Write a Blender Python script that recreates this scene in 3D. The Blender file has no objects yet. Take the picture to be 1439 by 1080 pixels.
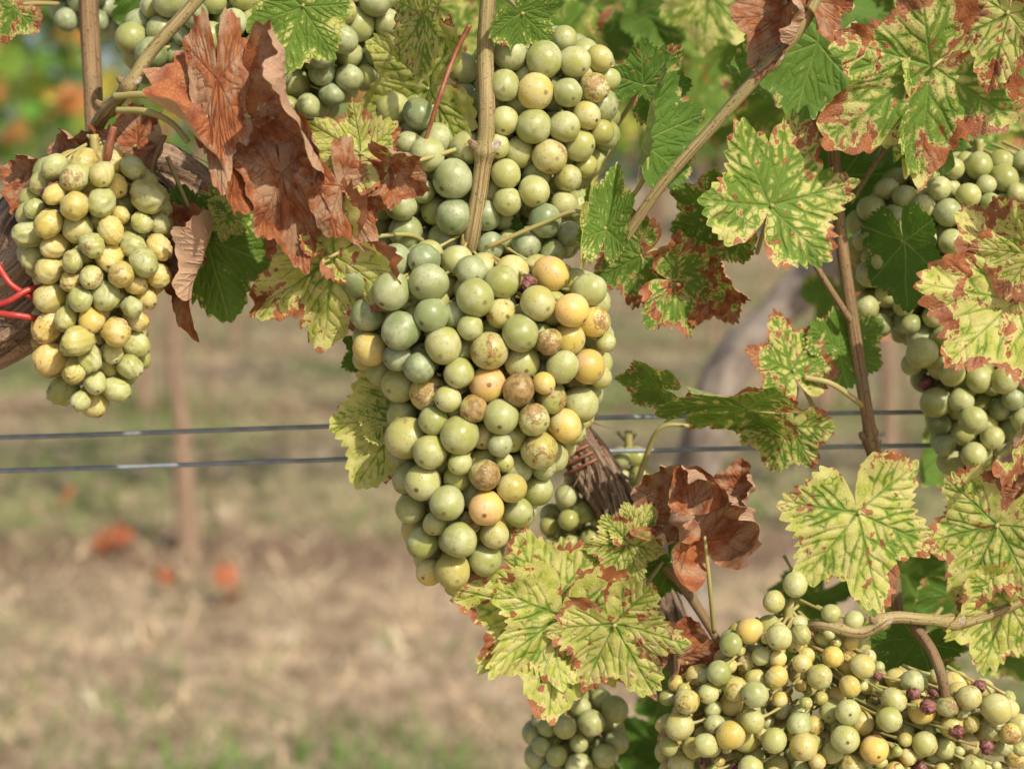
import bpy, bmesh, math, random
import numpy as np
from mathutils import Vector, Matrix, noise as mn
rng=np.random.default_rng(7); random.seed(7)
scene=bpy.context.scene
# ------------------------------------------------------------------ camera
F=2398.0; PITCH=math.radians(6.9); CZ=0.95; CY=-0.8
cd=bpy.data.cameras.new("camera"); cam=bpy.data.objects.new("camera",cd); scene.collection.objects.link(cam)
cam.location=(0,CY,CZ); cam.rotation_euler=(math.radians(90)-PITCH,0,0)
cd.lens=60; cd.sensor_width=36; cd.clip_start=0.02; cd.clip_end=500
cd.dof.use_dof=True; cd.dof.focus_distance=0.79; cd.dof.aperture_fstop=6.5
scene.camera=cam
def P(px,py,y=0.0):
    """survey helper: photo measurement -> world point on the vertical plane at depth y"""
    a=(px-719.5)/F; b=(540-py)/F
    dy=math.cos(PITCH)+b*math.sin(PITCH); dz=-math.sin(PITCH)+b*math.cos(PITCH)
    t=(y-CY)/dy
    return np.array([a*t,y,CZ+dz*t])
def S(y=0.0): return (y-CY)/F
# ------------------------------------------------------------------ node helpers
class Mat:
    def __init__(s,name):
        s.m=bpy.data.materials.new(name); s.m.use_nodes=True; s.nt=s.m.node_tree; s.nt.nodes.clear()
        s.out=s.nt.nodes.new('ShaderNodeOutputMaterial')
    def n(s,t,ins=None,**pr):
        nd=s.nt.nodes.new(t)
        for k,v in pr.items(): setattr(nd,k,v)
        if ins:
            for k,v in ins.items(): s.set(nd.inputs[k],v)
        return nd
    def set(s,inp,v):
        if isinstance(v,bpy.types.NodeSocket): s.nt.links.new(v,inp)
        else:
            if isinstance(v,tuple) and inp.type=='RGBA' and len(v)==3: v=v+(1,)
            inp.default_value=v
    def math(s,op,a,b=0.0,c=0.0,clamp=False):
        nd=s.nt.nodes.new('ShaderNodeMath'); nd.operation=op; nd.use_clamp=clamp
        s.set(nd.inputs[0],a); s.set(nd.inputs[1],b); s.set(nd.inputs[2],c); return nd.outputs[0]
    def mix(s,f,a,b,bt='MIX'):
        nd=s.nt.nodes.new('ShaderNodeMix'); nd.data_type='RGBA'; nd.blend_type=bt
        s.set(nd.inputs[0],f); s.set(nd.inputs[6],a); s.set(nd.inputs[7],b); return nd.outputs[2]
    def ss(s,v,a,b,lo=0.0,hi=1.0):
        nd=s.nt.nodes.new('ShaderNodeMapRange'); nd.interpolation_type='SMOOTHSTEP'
        for i,x in enumerate((v,a,b,lo,hi)): s.set(nd.inputs[i],x)
        return nd.outputs[0]
    def noise(s,vec,scale,detail=3.0,rough=0.5,dist=0.0):
        nd=s.n('ShaderNodeTexNoise',{'Scale':scale,'Detail':detail,'Roughness':rough,'Distortion':dist})
        if vec is not None: s.set(nd.inputs['Vector'],vec)
        return nd.outputs['Fac']
    def attr(s,name,out='Fac'):
        return s.n('ShaderNodeAttribute',attribute_name=name).outputs[out]
    def bump(s,h,strength=0.4,dist=0.001):
        return s.n('ShaderNodeBump',{'Strength':strength,'Distance':dist,'Height':h}).outputs[0]
    def done(s,sh): s.nt.links.new(sh,s.out.inputs[0]); return s.m
# leaf ---------------------------------------------------------------
def leaf_material():
    m=Mat("vine_leaf_mat")
    uv=m.n('ShaderNodeUVMap',uv_map='leafuv').outputs[0]
    sep=m.n('ShaderNodeSeparateColor'); m.set(sep.inputs[0],m.attr('lp','Color'))
    chl,nec,seed=sep.outputs[0],sep.outputs[1],sep.outputs[2]
    off=m.n('ShaderNodeCombineXYZ',{'X':m.math('MULTIPLY',seed,37.0),'Y':m.math('MULTIPLY',seed,91.0),'Z':m.math('MULTIPLY',seed,13.0)}).outputs[0]
    vec=m.n('ShaderNodeVectorMath',{0:uv,1:off},operation='ADD').outputs[0]
    d1=m.attr('d1'); d2=m.attr('d2'); rim=m.attr('rim')
    nl=m.noise(vec,3.0,4,0.6); nm=m.noise(vec,7.5,3,0.55); nf=m.noise(vec,45.0,2,0.6)
    vor=m.n('ShaderNodeTexVoronoi',{'Vector':vec,'Scale':13.0},feature='DISTANCE_TO_EDGE').outputs['Distance']
    vor2=m.n('ShaderNodeTexVoronoi',{'Vector':vec,'Scale':38.0},feature='DISTANCE_TO_EDGE').outputs['Distance']
    d=m.math('MINIMUM',m.math('MULTIPLY',d1,0.7),d2)
    dv=m.math('MINIMUM',d,m.math('ADD',m.math('MULTIPLY',vor,0.15),0.016))
    dd=m.math('ADD',dv,m.math('MULTIPLY',m.math('SUBTRACT',nm,0.5),0.07))
    dd=m.math('ADD',dd,m.math('MULTIPLY',m.math('SUBTRACT',nl,0.5),0.11))
    dd=m.math('ADD',dd,m.math('MULTIPLY',m.math('SUBTRACT',rim,0.6),0.02))
    hi=m.math('SUBTRACT',0.102,m.math('MULTIPLY',chl,0.090))
    lo=m.math('SUBTRACT',hi,0.030)
    yel=m.ss(dd,lo,hi)
    g=m.mix(nl,(0.055,0.145,0.02),(0.13,0.27,0.03))
    g=m.mix(m.math('MULTIPLY',chl,0.8),g,(0.25,0.37,0.05))
    g=m.mix(m.math('MULTIPLY',m.ss(nf,0.45,0.7),0.2),g,(0.18,0.30,0.06))
    y=m.mix(m.ss(nm,0.35,0.65),(0.56,0.60,0.12),(0.73,0.69,0.27))
    col=m.mix(m.math('MULTIPLY',yel,0.94),g,y)
    vl=m.ss(d1,0.006,0.016,1,0)
    vl2=m.ss(m.math('MINIMUM',d1,d2),0.003,0.009,1,0)
    hea=m.math('SUBTRACT',1.0,chl)
    col=m.mix(m.math('MULTIPLY',vl,m.math('MULTIPLY_ADD',hea,0.4,0.1)),col,(0.38,0.46,0.14))
    col=m.mix(m.math('MULTIPLY',vl2,m.math('MULTIPLY',chl,0.6)),col,(0.15,0.27,0.04))
    # necrosis
    nn=m.noise(vec,3.4,5,0.6,0.4)
    v=m.math('ADD',nn,m.math('MULTIPLY',m.math('POWER',rim,3.0),0.15))
    v=m.math('ADD',v,m.math('MULTIPLY',m.math('MINIMUM',d,0.12),0.9))
    v=m.math('ADD',v,m.math('MULTIPLY',m.math('SUBTRACT',nf,0.5),0.05))
    thr=m.math('SUBTRACT',0.925,m.math('MULTIPLY',nec,0.62))
    ne=m.ss(v,thr,m.math('ADD',thr,0.018))
    ha=m.ss(v,m.math('SUBTRACT',thr,0.05),m.math('SUBTRACT',thr,0.01))
    nsp=m.noise(vec,10.0,2,0.5)
    spk=m.math('MULTIPLY',m.ss(nsp,0.645,0.675),m.ss(nec,0.2,0.3))
    ne=m.math('MAXIMUM',ne,spk)
    br=m.mix(m.ss(nm,0.3,0.7),(0.24,0.065,0.024),(0.46,0.17,0.06))
    tan=m.math('MULTIPLY',m.ss(nl,0.42,0.60),m.ss(nec,0.5,1.1,0.3,0.95))
    br=m.mix(tan,br,m.mix(nf,(0.36,0.21,0.125),(0.58,0.39,0.245)))
    br=m.mix(m.math('MULTIPLY',m.math('MAXIMUM',m.ss(vor2,0.0,0.07,1,0),vl2),0.45),br,(0.12,0.045,0.028))
    bf=m.n('ShaderNodeNewGeometry').outputs['Backfacing']
    br=m.mix(m.math('MULTIPLY',bf,0.6),br,(0.56,0.40,0.28))
    col=m.mix(m.math('MULTIPLY',bf,0.38),col,(0.44,0.46,0.26))
    col=m.mix(m.math('MULTIPLY',ha,0.75),col,(0.70,0.61,0.25))
    col=m.mix(ne,col,br)
    h=m.math('ADD',m.math('MULTIPLY',m.ss(m.math('MINIMUM',d1,d2),0.0,0.02),1.0),m.math('MULTIPLY',m.ss(vor2,0.0,0.12),0.35))
    h=m.math('ADD',h,m.math('MULTIPLY',nf,0.6))
    bp=m.bump(h,0.55,0.0009)
    pb=m.n('ShaderNodeBsdfPrincipled',{'Base Color':col,'Roughness':m.math('MULTIPLY_ADD',nm,0.3,0.38),'Normal':bp,'Specular IOR Level':0.35})
    tc=m.mix(1.0,col,(1.0,1.0,0.65),'MULTIPLY')
    tr=m.n('ShaderNodeBsdfTranslucent',{'Color':tc,'Normal':bp})
    mx=m.n('ShaderNodeMixShader',{0:m.math('SUBTRACT',0.34,m.math('MULTIPLY',ne,0.18)),1:pb.outputs[0],2:tr.outputs[0]})
    return m.done(mx.outputs[0])
def grape_material():
    m=Mat("grape_skin_mat")
    ob=m.n('ShaderNodeTexCoord').outputs['Object']
    sep=m.n('ShaderNodeSeparateColor'); m.set(sep.inputs[0],m.attr('bt','Color'))
    yl,sc,seed=sep.outputs[0],sep.outputs[1],sep.outputs[2]
    shr=m.attr('shr')
    off=m.n('ShaderNodeCombineXYZ',{'X':m.math('MULTIPLY',seed,1.7),'Y':seed,'Z':m.math('MULTIPLY',seed,0.6)}).outputs[0]
    vec=m.n('ShaderNodeVectorMath',{0:ob,1:off},operation='ADD').outputs[0]
    n1=m.noise(vec,90,3,0.55); n2=m.noise(vec,300,3,0.65); n3=m.noise(vec,900,1,0.6)
    gl=m.mix(m.ss(n1,0.3,0.7),(0.17,0.235,0.095),(0.26,0.315,0.14))  # green skin tone, with the shade of shaded berries put into the colour
    c=m.mix(m.ss(yl,0.0,0.42),gl,m.mix(n1,(0.33,0.36,0.095),(0.45,0.45,0.135)))
    c=m.mix(m.ss(yl,0.45,0.85),c,(0.62,0.47,0.10))
    c=m.mix(m.math('MULTIPLY',m.ss(yl,0.75,1.0),m.ss(n1,0.4,0.6)),c,(0.66,0.33,0.06))
    fr=m.math('FRACT',m.math('MULTIPLY',seed,17.0))
    c=m.mix(1.0,c,m.n('ShaderNodeCombineColor',{0:m.math('MULTIPLY_ADD',fr,0.36,0.80),1:m.math('MULTIPLY_ADD',fr,0.30,0.82),2:m.math('MULTIPLY_ADD',fr,0.6,0.7)}).outputs[0],'MULTIPLY')
    # waxy bloom, rubbed off in places
    bl=m.math('MULTIPLY',m.ss(n2,0.33,0.58,0.4,1.0),m.ss(n1,0.38,0.62,0.08,0.46))
    c=m.mix(bl,c,(0.56,0.59,0.44))
    vo=m.n('ShaderNodeTexVoronoi',{'Vector':vec,'Scale':600.0,'Randomness':1.0})
    sp=m.math('MULTIPLY',m.ss(vo.outputs['Distance'],0.10,0.22,1,0),m.ss(m.math('ADD',n1,m.math('MULTIPLY',sc,0.25)),0.45,0.65,0.15,0.8))
    c=m.mix(sp,c,(0.16,0.11,0.04))
    # scab / sunburn: few, larger, ragged patches
    th=m.math('SUBTRACT',0.80,m.math('MULTIPLY',sc,0.335))
    sn=m.math('ADD',m.math('MULTIPLY',m.noise(vec,85,5,0.72,0.5),0.80),m.math('MULTIPLY',n3,0.20))
    pa=m.math('MULTIPLY',m.ss(sn,th,m.math('ADD',th,0.07)),m.ss(n3,0.25,0.5,0.55,1.0))
    bc=m.mix(m.ss(n2,0.35,0.65),(0.17,0.07,0.03),(0.38,0.22,0.08))
    c=m.mix(m.math('MULTIPLY',pa,0.82),c,bc)
    ap=m.math('MULTIPLY',m.ss(m.attr('apex'),0.984,0.992),m.math('MULTIPLY_ADD',fr,0.6,0.3))
    c=m.mix(ap,c,(0.09,0.05,0.025))
    c=m.mix(m.ss(shr,0.75,1.0),c,m.mix(m.ss(n2,0.4,0.6),(0.13,0.035,0.03),(0.25,0.11,0.11)))
    h=m.math('ADD',m.math('MULTIPLY',n1,0.3),m.math('MULTIPLY',pa,0.30))
    h=m.math('ADD',h,m.math('MULTIPLY',m.noise(vec,220,3,0.6,1.4),m.math('MULTIPLY',shr,4.0)))
    pb=m.n('ShaderNodeBsdfPrincipled',{'Base Color':c,'Roughness':m.math('ADD',m.math('MULTIPLY_ADD',bl,0.40,0.30),m.math('MULTIPLY',pa,0.15)),'Normal':m.bump(h,0.3,0.0006),
        'Subsurface Weight':0.42,'Subsurface Scale':0.006,'Subsurface Radius':(1.0,0.9,0.28),'Specular IOR Level':0.45})
    return m.done(pb.outputs[0])
def wood_material(name,a,b,c,su=60,sv=6,bump=0.8,bd=0.002):
    m=Mat(name)
    uv=m.n('ShaderNodeUVMap',uv_map='leafuv').outputs[0]
    mp=m.n('ShaderNodeMapping',{'Vector':uv,'Scale':(su,sv,1)}).outputs[0]
    n=m.noise(mp,1.0,5,0.7,0.5); ob=m.n('ShaderNodeTexCoord').outputs['Object']
    n2=m.noise(ob,60,4,0.6); n3=m.noise(ob,700,2,0.5)
    col=m.mix(m.ss(n,0.35,0.6),a,b); col=m.mix(m.ss(n2,0.45,0.7,0,0.8),col,c)
    col=m.mix(m.ss(n3,0.60,0.68,0,0.7),col,(0.05,0.03,0.02))
    pb=m.n('ShaderNodeBsdfPrincipled',{'Base Color':col,'Roughness':0.75,'Normal':m.bump(m.math('ADD',n,m.math('MULTIPLY',n3,0.2)),bump,bd)})
    return m.done(pb.outputs[0])
def plain(name,a,b,scale=200,rough=0.5,metal=0.0):
    m=Mat(name); ob=m.n('ShaderNodeTexCoord').outputs['Object']
    n=m.noise(ob,scale,4,0.6)
    pb=m.n('ShaderNodeBsdfPrincipled',{'Base Color':m.mix(m.ss(n,0.35,0.65),a,b),'Roughness':rough,'Metallic':metal,'Normal':m.bump(n,0.2,0.0005)})
    return m.done(pb.outputs[0])
def attr_leafy(name,tr=0.3):
    m=Mat(name)
    c=m.attr('col','Color')
    pb=m.n('ShaderNodeBsdfPrincipled',{'Base Color':c,'Roughness':0.6,'Specular IOR Level':0.25})
    t=m.n('ShaderNodeBsdfTranslucent',{'Color':c})
    return m.done(m.n('ShaderNodeMixShader',{0:tr,1:pb.outputs[0],2:t.outputs[0]}).outputs[0])
LEAF=leaf_material(); GRAPE=grape_material()
BARK=wood_material("old_bark_mat",(0.10,0.055,0.035),(0.50,0.36,0.25),(0.33,0.20,0.13),60,14,1.0,0.004)
CANE=wood_material("tan_cane_mat",(0.15,0.09,0.035),(0.43,0.34,0.16),(0.30,0.27,0.10),30,14,0.6,0.0008)
CANEB=wood_material("brown_cane_mat",(0.12,0.06,0.03),(0.34,0.22,0.11),(0.22,0.17,0.08),30,14,0.6,0.0008)
PETG=plain("petiole_green_mat",(0.34,0.36,0.12),(0.42,0.31,0.13))
PETR=plain("petiole_red_mat",(0.22,0.06,0.035),(0.30,0.13,0.06))
WIRE=plain("steel_wire_mat",(0.24,0.28,0.33),(0.34,0.38,0.42),90,0.55,0.4)
RED=plain("red_tie_mat",(0.38,0.03,0.03),(0.45,0.06,0.04),90,0.4)
CUT=plain("bud_cut_mat",(0.6,0.55,0.5),(0.3,0.22,0.16),400,0.7)
# ------------------------------------------------------------------ mesh helpers
def mesh_obj(name,V,Fs,mat,attrs=None,uv=None,parent=None,smooth=True,recentre=True):
    V=np.asarray(V,dtype=float)
    c=V.mean(0) if recentre else np.zeros(3)
    me=bpy.data.meshes.new(name); me.from_pydata((V-c).tolist(),[],Fs); me.materials.append(mat)
    if smooth: me.polygons.foreach_set('use_smooth',np.ones(len(me.polygons),dtype=bool))
    for k,a in (attrs or {}).items():
        a=np.asarray(a,dtype=np.float32)
        if a.ndim==1:
            at=me.attributes.new(k,'FLOAT','POINT'); at.data.foreach_set('value',a)
        else:
            if a.shape[1]==3: a=np.hstack([a,np.ones((len(a),1),np.float32)])
            at=me.attributes.new(k,'FLOAT_COLOR','POINT'); at.data.foreach_set('color',a.ravel())
    if uv is not None:
        ul=me.uv_layers.new(name='leafuv'); li=np.zeros(len(me.loops),dtype=np.int32); me.loops.foreach_get('vertex_index',li)
        ul.data.foreach_set('uv',np.asarray(uv,dtype=np.float32)[li].ravel())
    me.update(); ob=bpy.data.objects.new(name,me); scene.collection.objects.link(ob)
    ob.location=c
    if parent is not None:
        ob.parent=parent; ob.location=c-np.array(parent.location)
    return ob
def empty(name,loc):
    e=bpy.data.objects.new(name,None); e.location=loc; e.empty_display_size=0.02; scene.collection.objects.link(e); return e
class Acc:
    def __init__(s): s.V=[];s.F=[];s.UV=[];s.A={};s.n=0
    def add(s,V,Fs,uv=None,attrs=None):
        s.V.append(V); s.F+= [tuple(i+s.n for i in f) for f in Fs]
        if uv is not None: s.UV.append(uv)
        for k,a in (attrs or {}).items(): s.A.setdefault(k,[]).append(a)
        s.n+=len(V)
    def build(s,name,mat,**kw):
        return mesh_obj(name,np.vstack(s.V),s.F,mat,{k:np.concatenate(a) for k,a in s.A.items()},np.vstack(s.UV) if s.UV else None,**kw)
def catmull(pts,n):
    p=np.asarray(pts,dtype=float); p=np.vstack([2*p[0]-p[1],p,2*p[-1]-p[-2]])
    m=len(p)-3; out=[]
    for t in np.linspace(0,m-1e-6,n):
        i=int(t);u=t-i;a,b,c,d=p[i:i+4]
        out.append(0.5*((2*b)+(-a+c)*u+(2*a-5*b+4*c-d)*u*u+(-a+3*b-3*c+d)*u**3))
    return np.array(out)
def tube_data(pts,rad,n=40,seg=10,rough=0.0,rf=3.0,nodes=(),seed=0.0,ends=True,fib=0.0):
    q=catmull(np.column_stack([np.asarray(pts),np.asarray(rad)]),n); C=q[:,:3]; R=q[:,3].copy()
    for f in nodes: R*=1+0.45*np.exp(-((np.linspace(0,1,n)-f)/(1.6/n+0.008))**2)
    T=np.gradient(C,axis=0); T/=np.linalg.norm(T,axis=1)[:,None]+1e-12
    u=np.cross(T[0],[0.3,1,0.2]); u/=np.linalg.norm(u); V=[];UV=[];L=0
    for i in range(n):
        u=u-T[i]*np.dot(u,T[i]); u/=np.linalg.norm(u); w=np.cross(T[i],u)
        if i: L+=np.linalg.norm(C[i]-C[i-1])
        for k in range(seg):
            a=2*math.pi*k/seg; r=R[i]
            if rough:
                r*=1+rough*mn.noise(Vector((math.cos(a)*rf,math.sin(a)*rf,L*22+seed)))+rough*0.6*mn.noise(Vector((math.cos(a)*rf*4,math.sin(a)*rf*4,L*30+seed+9)))
                if fib: r*=1+fib*abs(mn.noise(Vector((math.cos(a)*rf*6,math.sin(a)*rf*6,L*14+seed+3))))
            V.append(C[i]+r*(math.cos(a)*u+math.sin(a)*w)); UV.append((k/seg if k<=seg/2 else 1-k/seg,L))
    Fs=[(i*seg+k,i*seg+(k+1)%seg,(i+1)*seg+(k+1)%seg,(i+1)*seg+k) for i in range(n-1) for k in range(seg)]
    if ends: Fs+=[tuple(range(seg-1,-1,-1)),tuple(range((n-1)*seg,n*seg))]
    return np.array(V),Fs,np.array(UV),C
def pxpath(l): return [P(a,b,y) for a,b,y,_ in l],[r*S(y) for _,_,y,r in l]
def tube_px(name,l,mat,n=60,seg=12,parent=None,**kw):
    p,r=pxpath(l); V,Fs,UV,C=tube_data(p,r,n,seg,**kw); return mesh_obj(name,V,Fs,mat,uv=UV,parent=parent)
# ------------------------------------------------------------------ grape leaf
def leaf_template(rings,nang,lobe,seed,tooth_amp=0.085):
    r_=np.random.default_rng(seed)
    A=[0,8,18,27,38,46,52,60,72,82,95,105,112,122,138,152,165,174,180]
    B=[1.0,.90,.76,.60,.70,.84,.90,.80,.64,.58,.66,.76,.79,.72,.66,.60,.46,.22,.05]
    E=np.interp(np.arange(0,181),[0,25,52,80,112,140,160,172,180],[1,.9,.91,.8,.82,.76,.66,.4,.08])
    phi=np.linspace(-180,180,nang+1)[:-1]; a=np.abs(phi)
    jit=r_.normal(0,0.05,9); wob=np.interp(phi,np.linspace(-180,180,9),jit)
    R=lobe*np.interp(a,A,B)+(1-lobe)*np.interp(a,np.arange(0,181),E)
    u=(phi+7*np.interp(phi,np.linspace(-180,180,23),r_.normal(0,0.5,23)))/8.6+0.5
    fr=u-np.floor(u); tooth=np.where(fr<0.6,fr/0.6,(1-fr)/0.4)**0.75
    amp=tooth_amp*np.clip((168-a)/20,0,1)*np.interp(phi,np.linspace(-180,180,31),r_.uniform(0.35,1.4,31))
    R2=R*(1+wob)+amp*(tooth-0.5)
    if tooth_amp<0.06: R2=R2*(1+np.interp(phi,np.linspace(-180,180,60),r_.normal(0,0.06,60)))
    ts=np.linspace(0.03,1,rings)**0.85
    th=np.radians(90+phi)
    X=[np.zeros((1,2))];rim=[np.zeros(1)]
    for t in ts:
        rr=t*(R*(1+wob)*(1-t**6)+R2*t**6); X.append(np.column_stack([rr*np.cos(th),rr*np.sin(th)])); rim.append(np.full(nang,t))
    X=np.vstack(X);rim=np.concatenate(rim)
    Fs=[(0,1+k,1+(k+1)%nang) for k in range(nang)]
    for i in range(rings-1):
        o=1+i*nang
        Fs+=[(o+k,o+nang+k,o+nang+(k+1)%nang,o+(k+1)%nang) for k in range(nang)]
    s1=[];s2=[]
    for ph,L in ((0,.97),(52,.87),(-52,.87),(112,.74),(-112,.74)):
        d=np.array([math.cos(math.radians(90+ph)),math.sin(math.radians(90+ph))]); s1.append((np.zeros(2),d*L))
        for j,f in enumerate(np.arange(0.2,0.9,0.165)):
            for sg in (-1,1):
                ff=f+0.04*sg+r_.normal(0,0.02)
                an=math.radians(90+ph+sg*(46-10*f+r_.normal(0,4))); e=np.array([math.cos(an),math.sin(an)])
                ln=(0.15+0.34*(1-ff))*L
                b=d*L*ff; mid=b+e*ln*0.55; en=mid+(e*0.8+d*0.35)*ln*0.5
                s2+= [(b,mid),(mid,en)]
                an2=an-sg*math.radians(50)*(1 if j%2 else -1); e2=np.array([math.cos(an2),math.sin(an2)])
                s2.append((mid,mid+e2*ln*0.3))
    def dist(segs):
        D=np.full(len(X),9.0)
        for a_,b_ in segs:
            ab=b_-a_; t=np.clip(((X-a_)@ab)/(ab@ab),0,1); D=np.minimum(D,np.linalg.norm(X-a_-t[:,None]*ab,axis=1))
        return D
    return dict(X=X,F=Fs,rim=rim,d1=dist(s1),d2=dist(s2))
TPL={}
LB=[0.95,0.7,0.5,0.85,0.6]
def tpl(kind,v):
    k=(kind,v)
    if k not in TPL:
        if kind=='hi': TPL[k]=leaf_template(28,320,LB[v%5],v+3,0.03 if v==4 else 0.085)
        else: TPL[k]=leaf_template(9,120,LB[v%5],v+3)
    return TPL[k]
def leaf_geo(t,org,size,ang,pitch,yaw,kx=0.3,ky=0.2,rip=0.04,crum=0.02,fold=0.0,sx=1.0,r_=rng):
    x=t['X'][:,0]*sx; y=t['X'][:,1].copy(); rim=t['rim']; d=np.minimum(t['d1'],t['d2'])
    phi=np.arctan2(t['X'][:,1],t['X'][:,0]); r=np.hypot(x,y)
    z=0.24*np.minimum(d,0.09)*1.0
    z+=rip*r**2*(np.cos(5*phi+r_.uniform(0,6))+0.6*np.cos(9*phi+r_.uniform(0,6))+0.4*np.cos(17*phi+r_.uniform(0,6)))
    for f,a in ((2.2,1.0),(4.5,.6),(9,.4),(17,.25)):
        k=r_.normal(0,1,2); k*=f/np.linalg.norm(k); k2=r_.normal(0,1,2); k2*=f/np.linalg.norm(k2)
        z+=crum*a*(np.cos(x*k[0]+y*k[1]+r_.uniform(0,6)+0.8*np.sin(3*y))+np.cos(x*k2[0]+y*k2[1]+r_.uniform(0,6)+0.8*np.sin(3*x))-1)
    if fold: z=z+math.sin(fold)*np.abs(x); x=x*math.cos(fold)
    if abs(kx)>1e-3:
        kk=kx*(1+0.25*np.sin(2.5*y+r_.uniform(0,6))) if abs(kx)>1 else kx
        rad=1/kk-z; x,z=rad*np.sin(x*kk),1/kk-rad*np.cos(x*kk)
    if abs(ky)>1e-3:
        rad=1/ky-z; y,z=rad*np.sin(y*ky),1/ky-rad*np.cos(y*ky)
    L=np.column_stack([x,y,z])*size
    R=Matrix.Rotation(math.radians(ang-90),3,'Z')@Matrix.Rotation(math.radians(pitch),3,'X')@Matrix.Rotation(math.radians(yaw),3,'Y')
    W=Matrix(((1,0,0),(0,0,-1),(0,1,0)))  # leaf x->X, y->Z, z-> -Y
    M=np.array(W@R); return L@M.T+org, M
def leaf(px,py,y,size,ang,pitch=0,yaw=0,chl=0.3,nec=0.1,v=0,name="vine_leaf",pet=None,petmat=None,petlen=90,**kw):
    t=tpl('hi',v); org=P(px,py,y); s=size*S(y)
    V,M=leaf_geo(t,org,s,ang,pitch,yaw,**kw)
    n=len(V); seed=random.random()
    par=empty(name,org)
    mesh_obj("blade",V,t['F'],LEAF,dict(d1=t['d1'],d2=t['d2'],rim=t['rim'],lp=np.tile([chl,nec,seed],(n,1))),uv=t['X'],parent=par)
    if pet is None:
        a=math.radians(ang+180+random.uniform(-15,15)); 
        pet=[(px+math.cos(a)*petlen*.25,py-math.sin(a)*petlen*.25,y+0.014),(px+math.cos(a)*petlen*.7,py-math.sin(a)*petlen*.7+8,y+0.04)]
    if pet:
        l=[(px,py,y+0.001,2.6)]+[(a,b,c,3.2) for a,b,c in pet]
        tube_px("petiole",l,petmat or PETG,n=24,seg=8,parent=par)
    return par
# ------------------------------------------------------------------ grape clusters
def ico(sub):
    bm=bmesh.new(); bmesh.ops.create_icosphere(bm,subdivisions=sub,radius=1.0)
    V=np.array([v.co[:] for v in bm.verts]); Fs=[tuple(v.index for v in f.verts) for f in bm.faces]; bm.free(); return V,Fs
ICO={3:ico(4),2:ico(3)}
def edge_dist(p,poly):
    q=np.asarray(poly,float); D=np.full(len(p),1e9); ins=np.zeros(len(p),bool)
    for i in range(len(q)):
        a=q[i];b=q[(i+1)%len(q)];ab=b-a
        t=np.clip(((p-a)@ab)/(ab@ab),0,1); D=np.minimum(D,np.linalg.norm(p-a-t[:,None]*ab,axis=1))
        c=((a[1]>p[:,1])!=(b[1]>p[:,1])); 
        with np.errstate(divide='ignore',invalid='ignore'):
            xi=(b[0]-a[0])*(p[:,1]-a[1])/(b[1]-a[1])+a[0]
        ins^=c&(p[:,0]<xi)
    return np.where(ins,D,-D)
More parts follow.
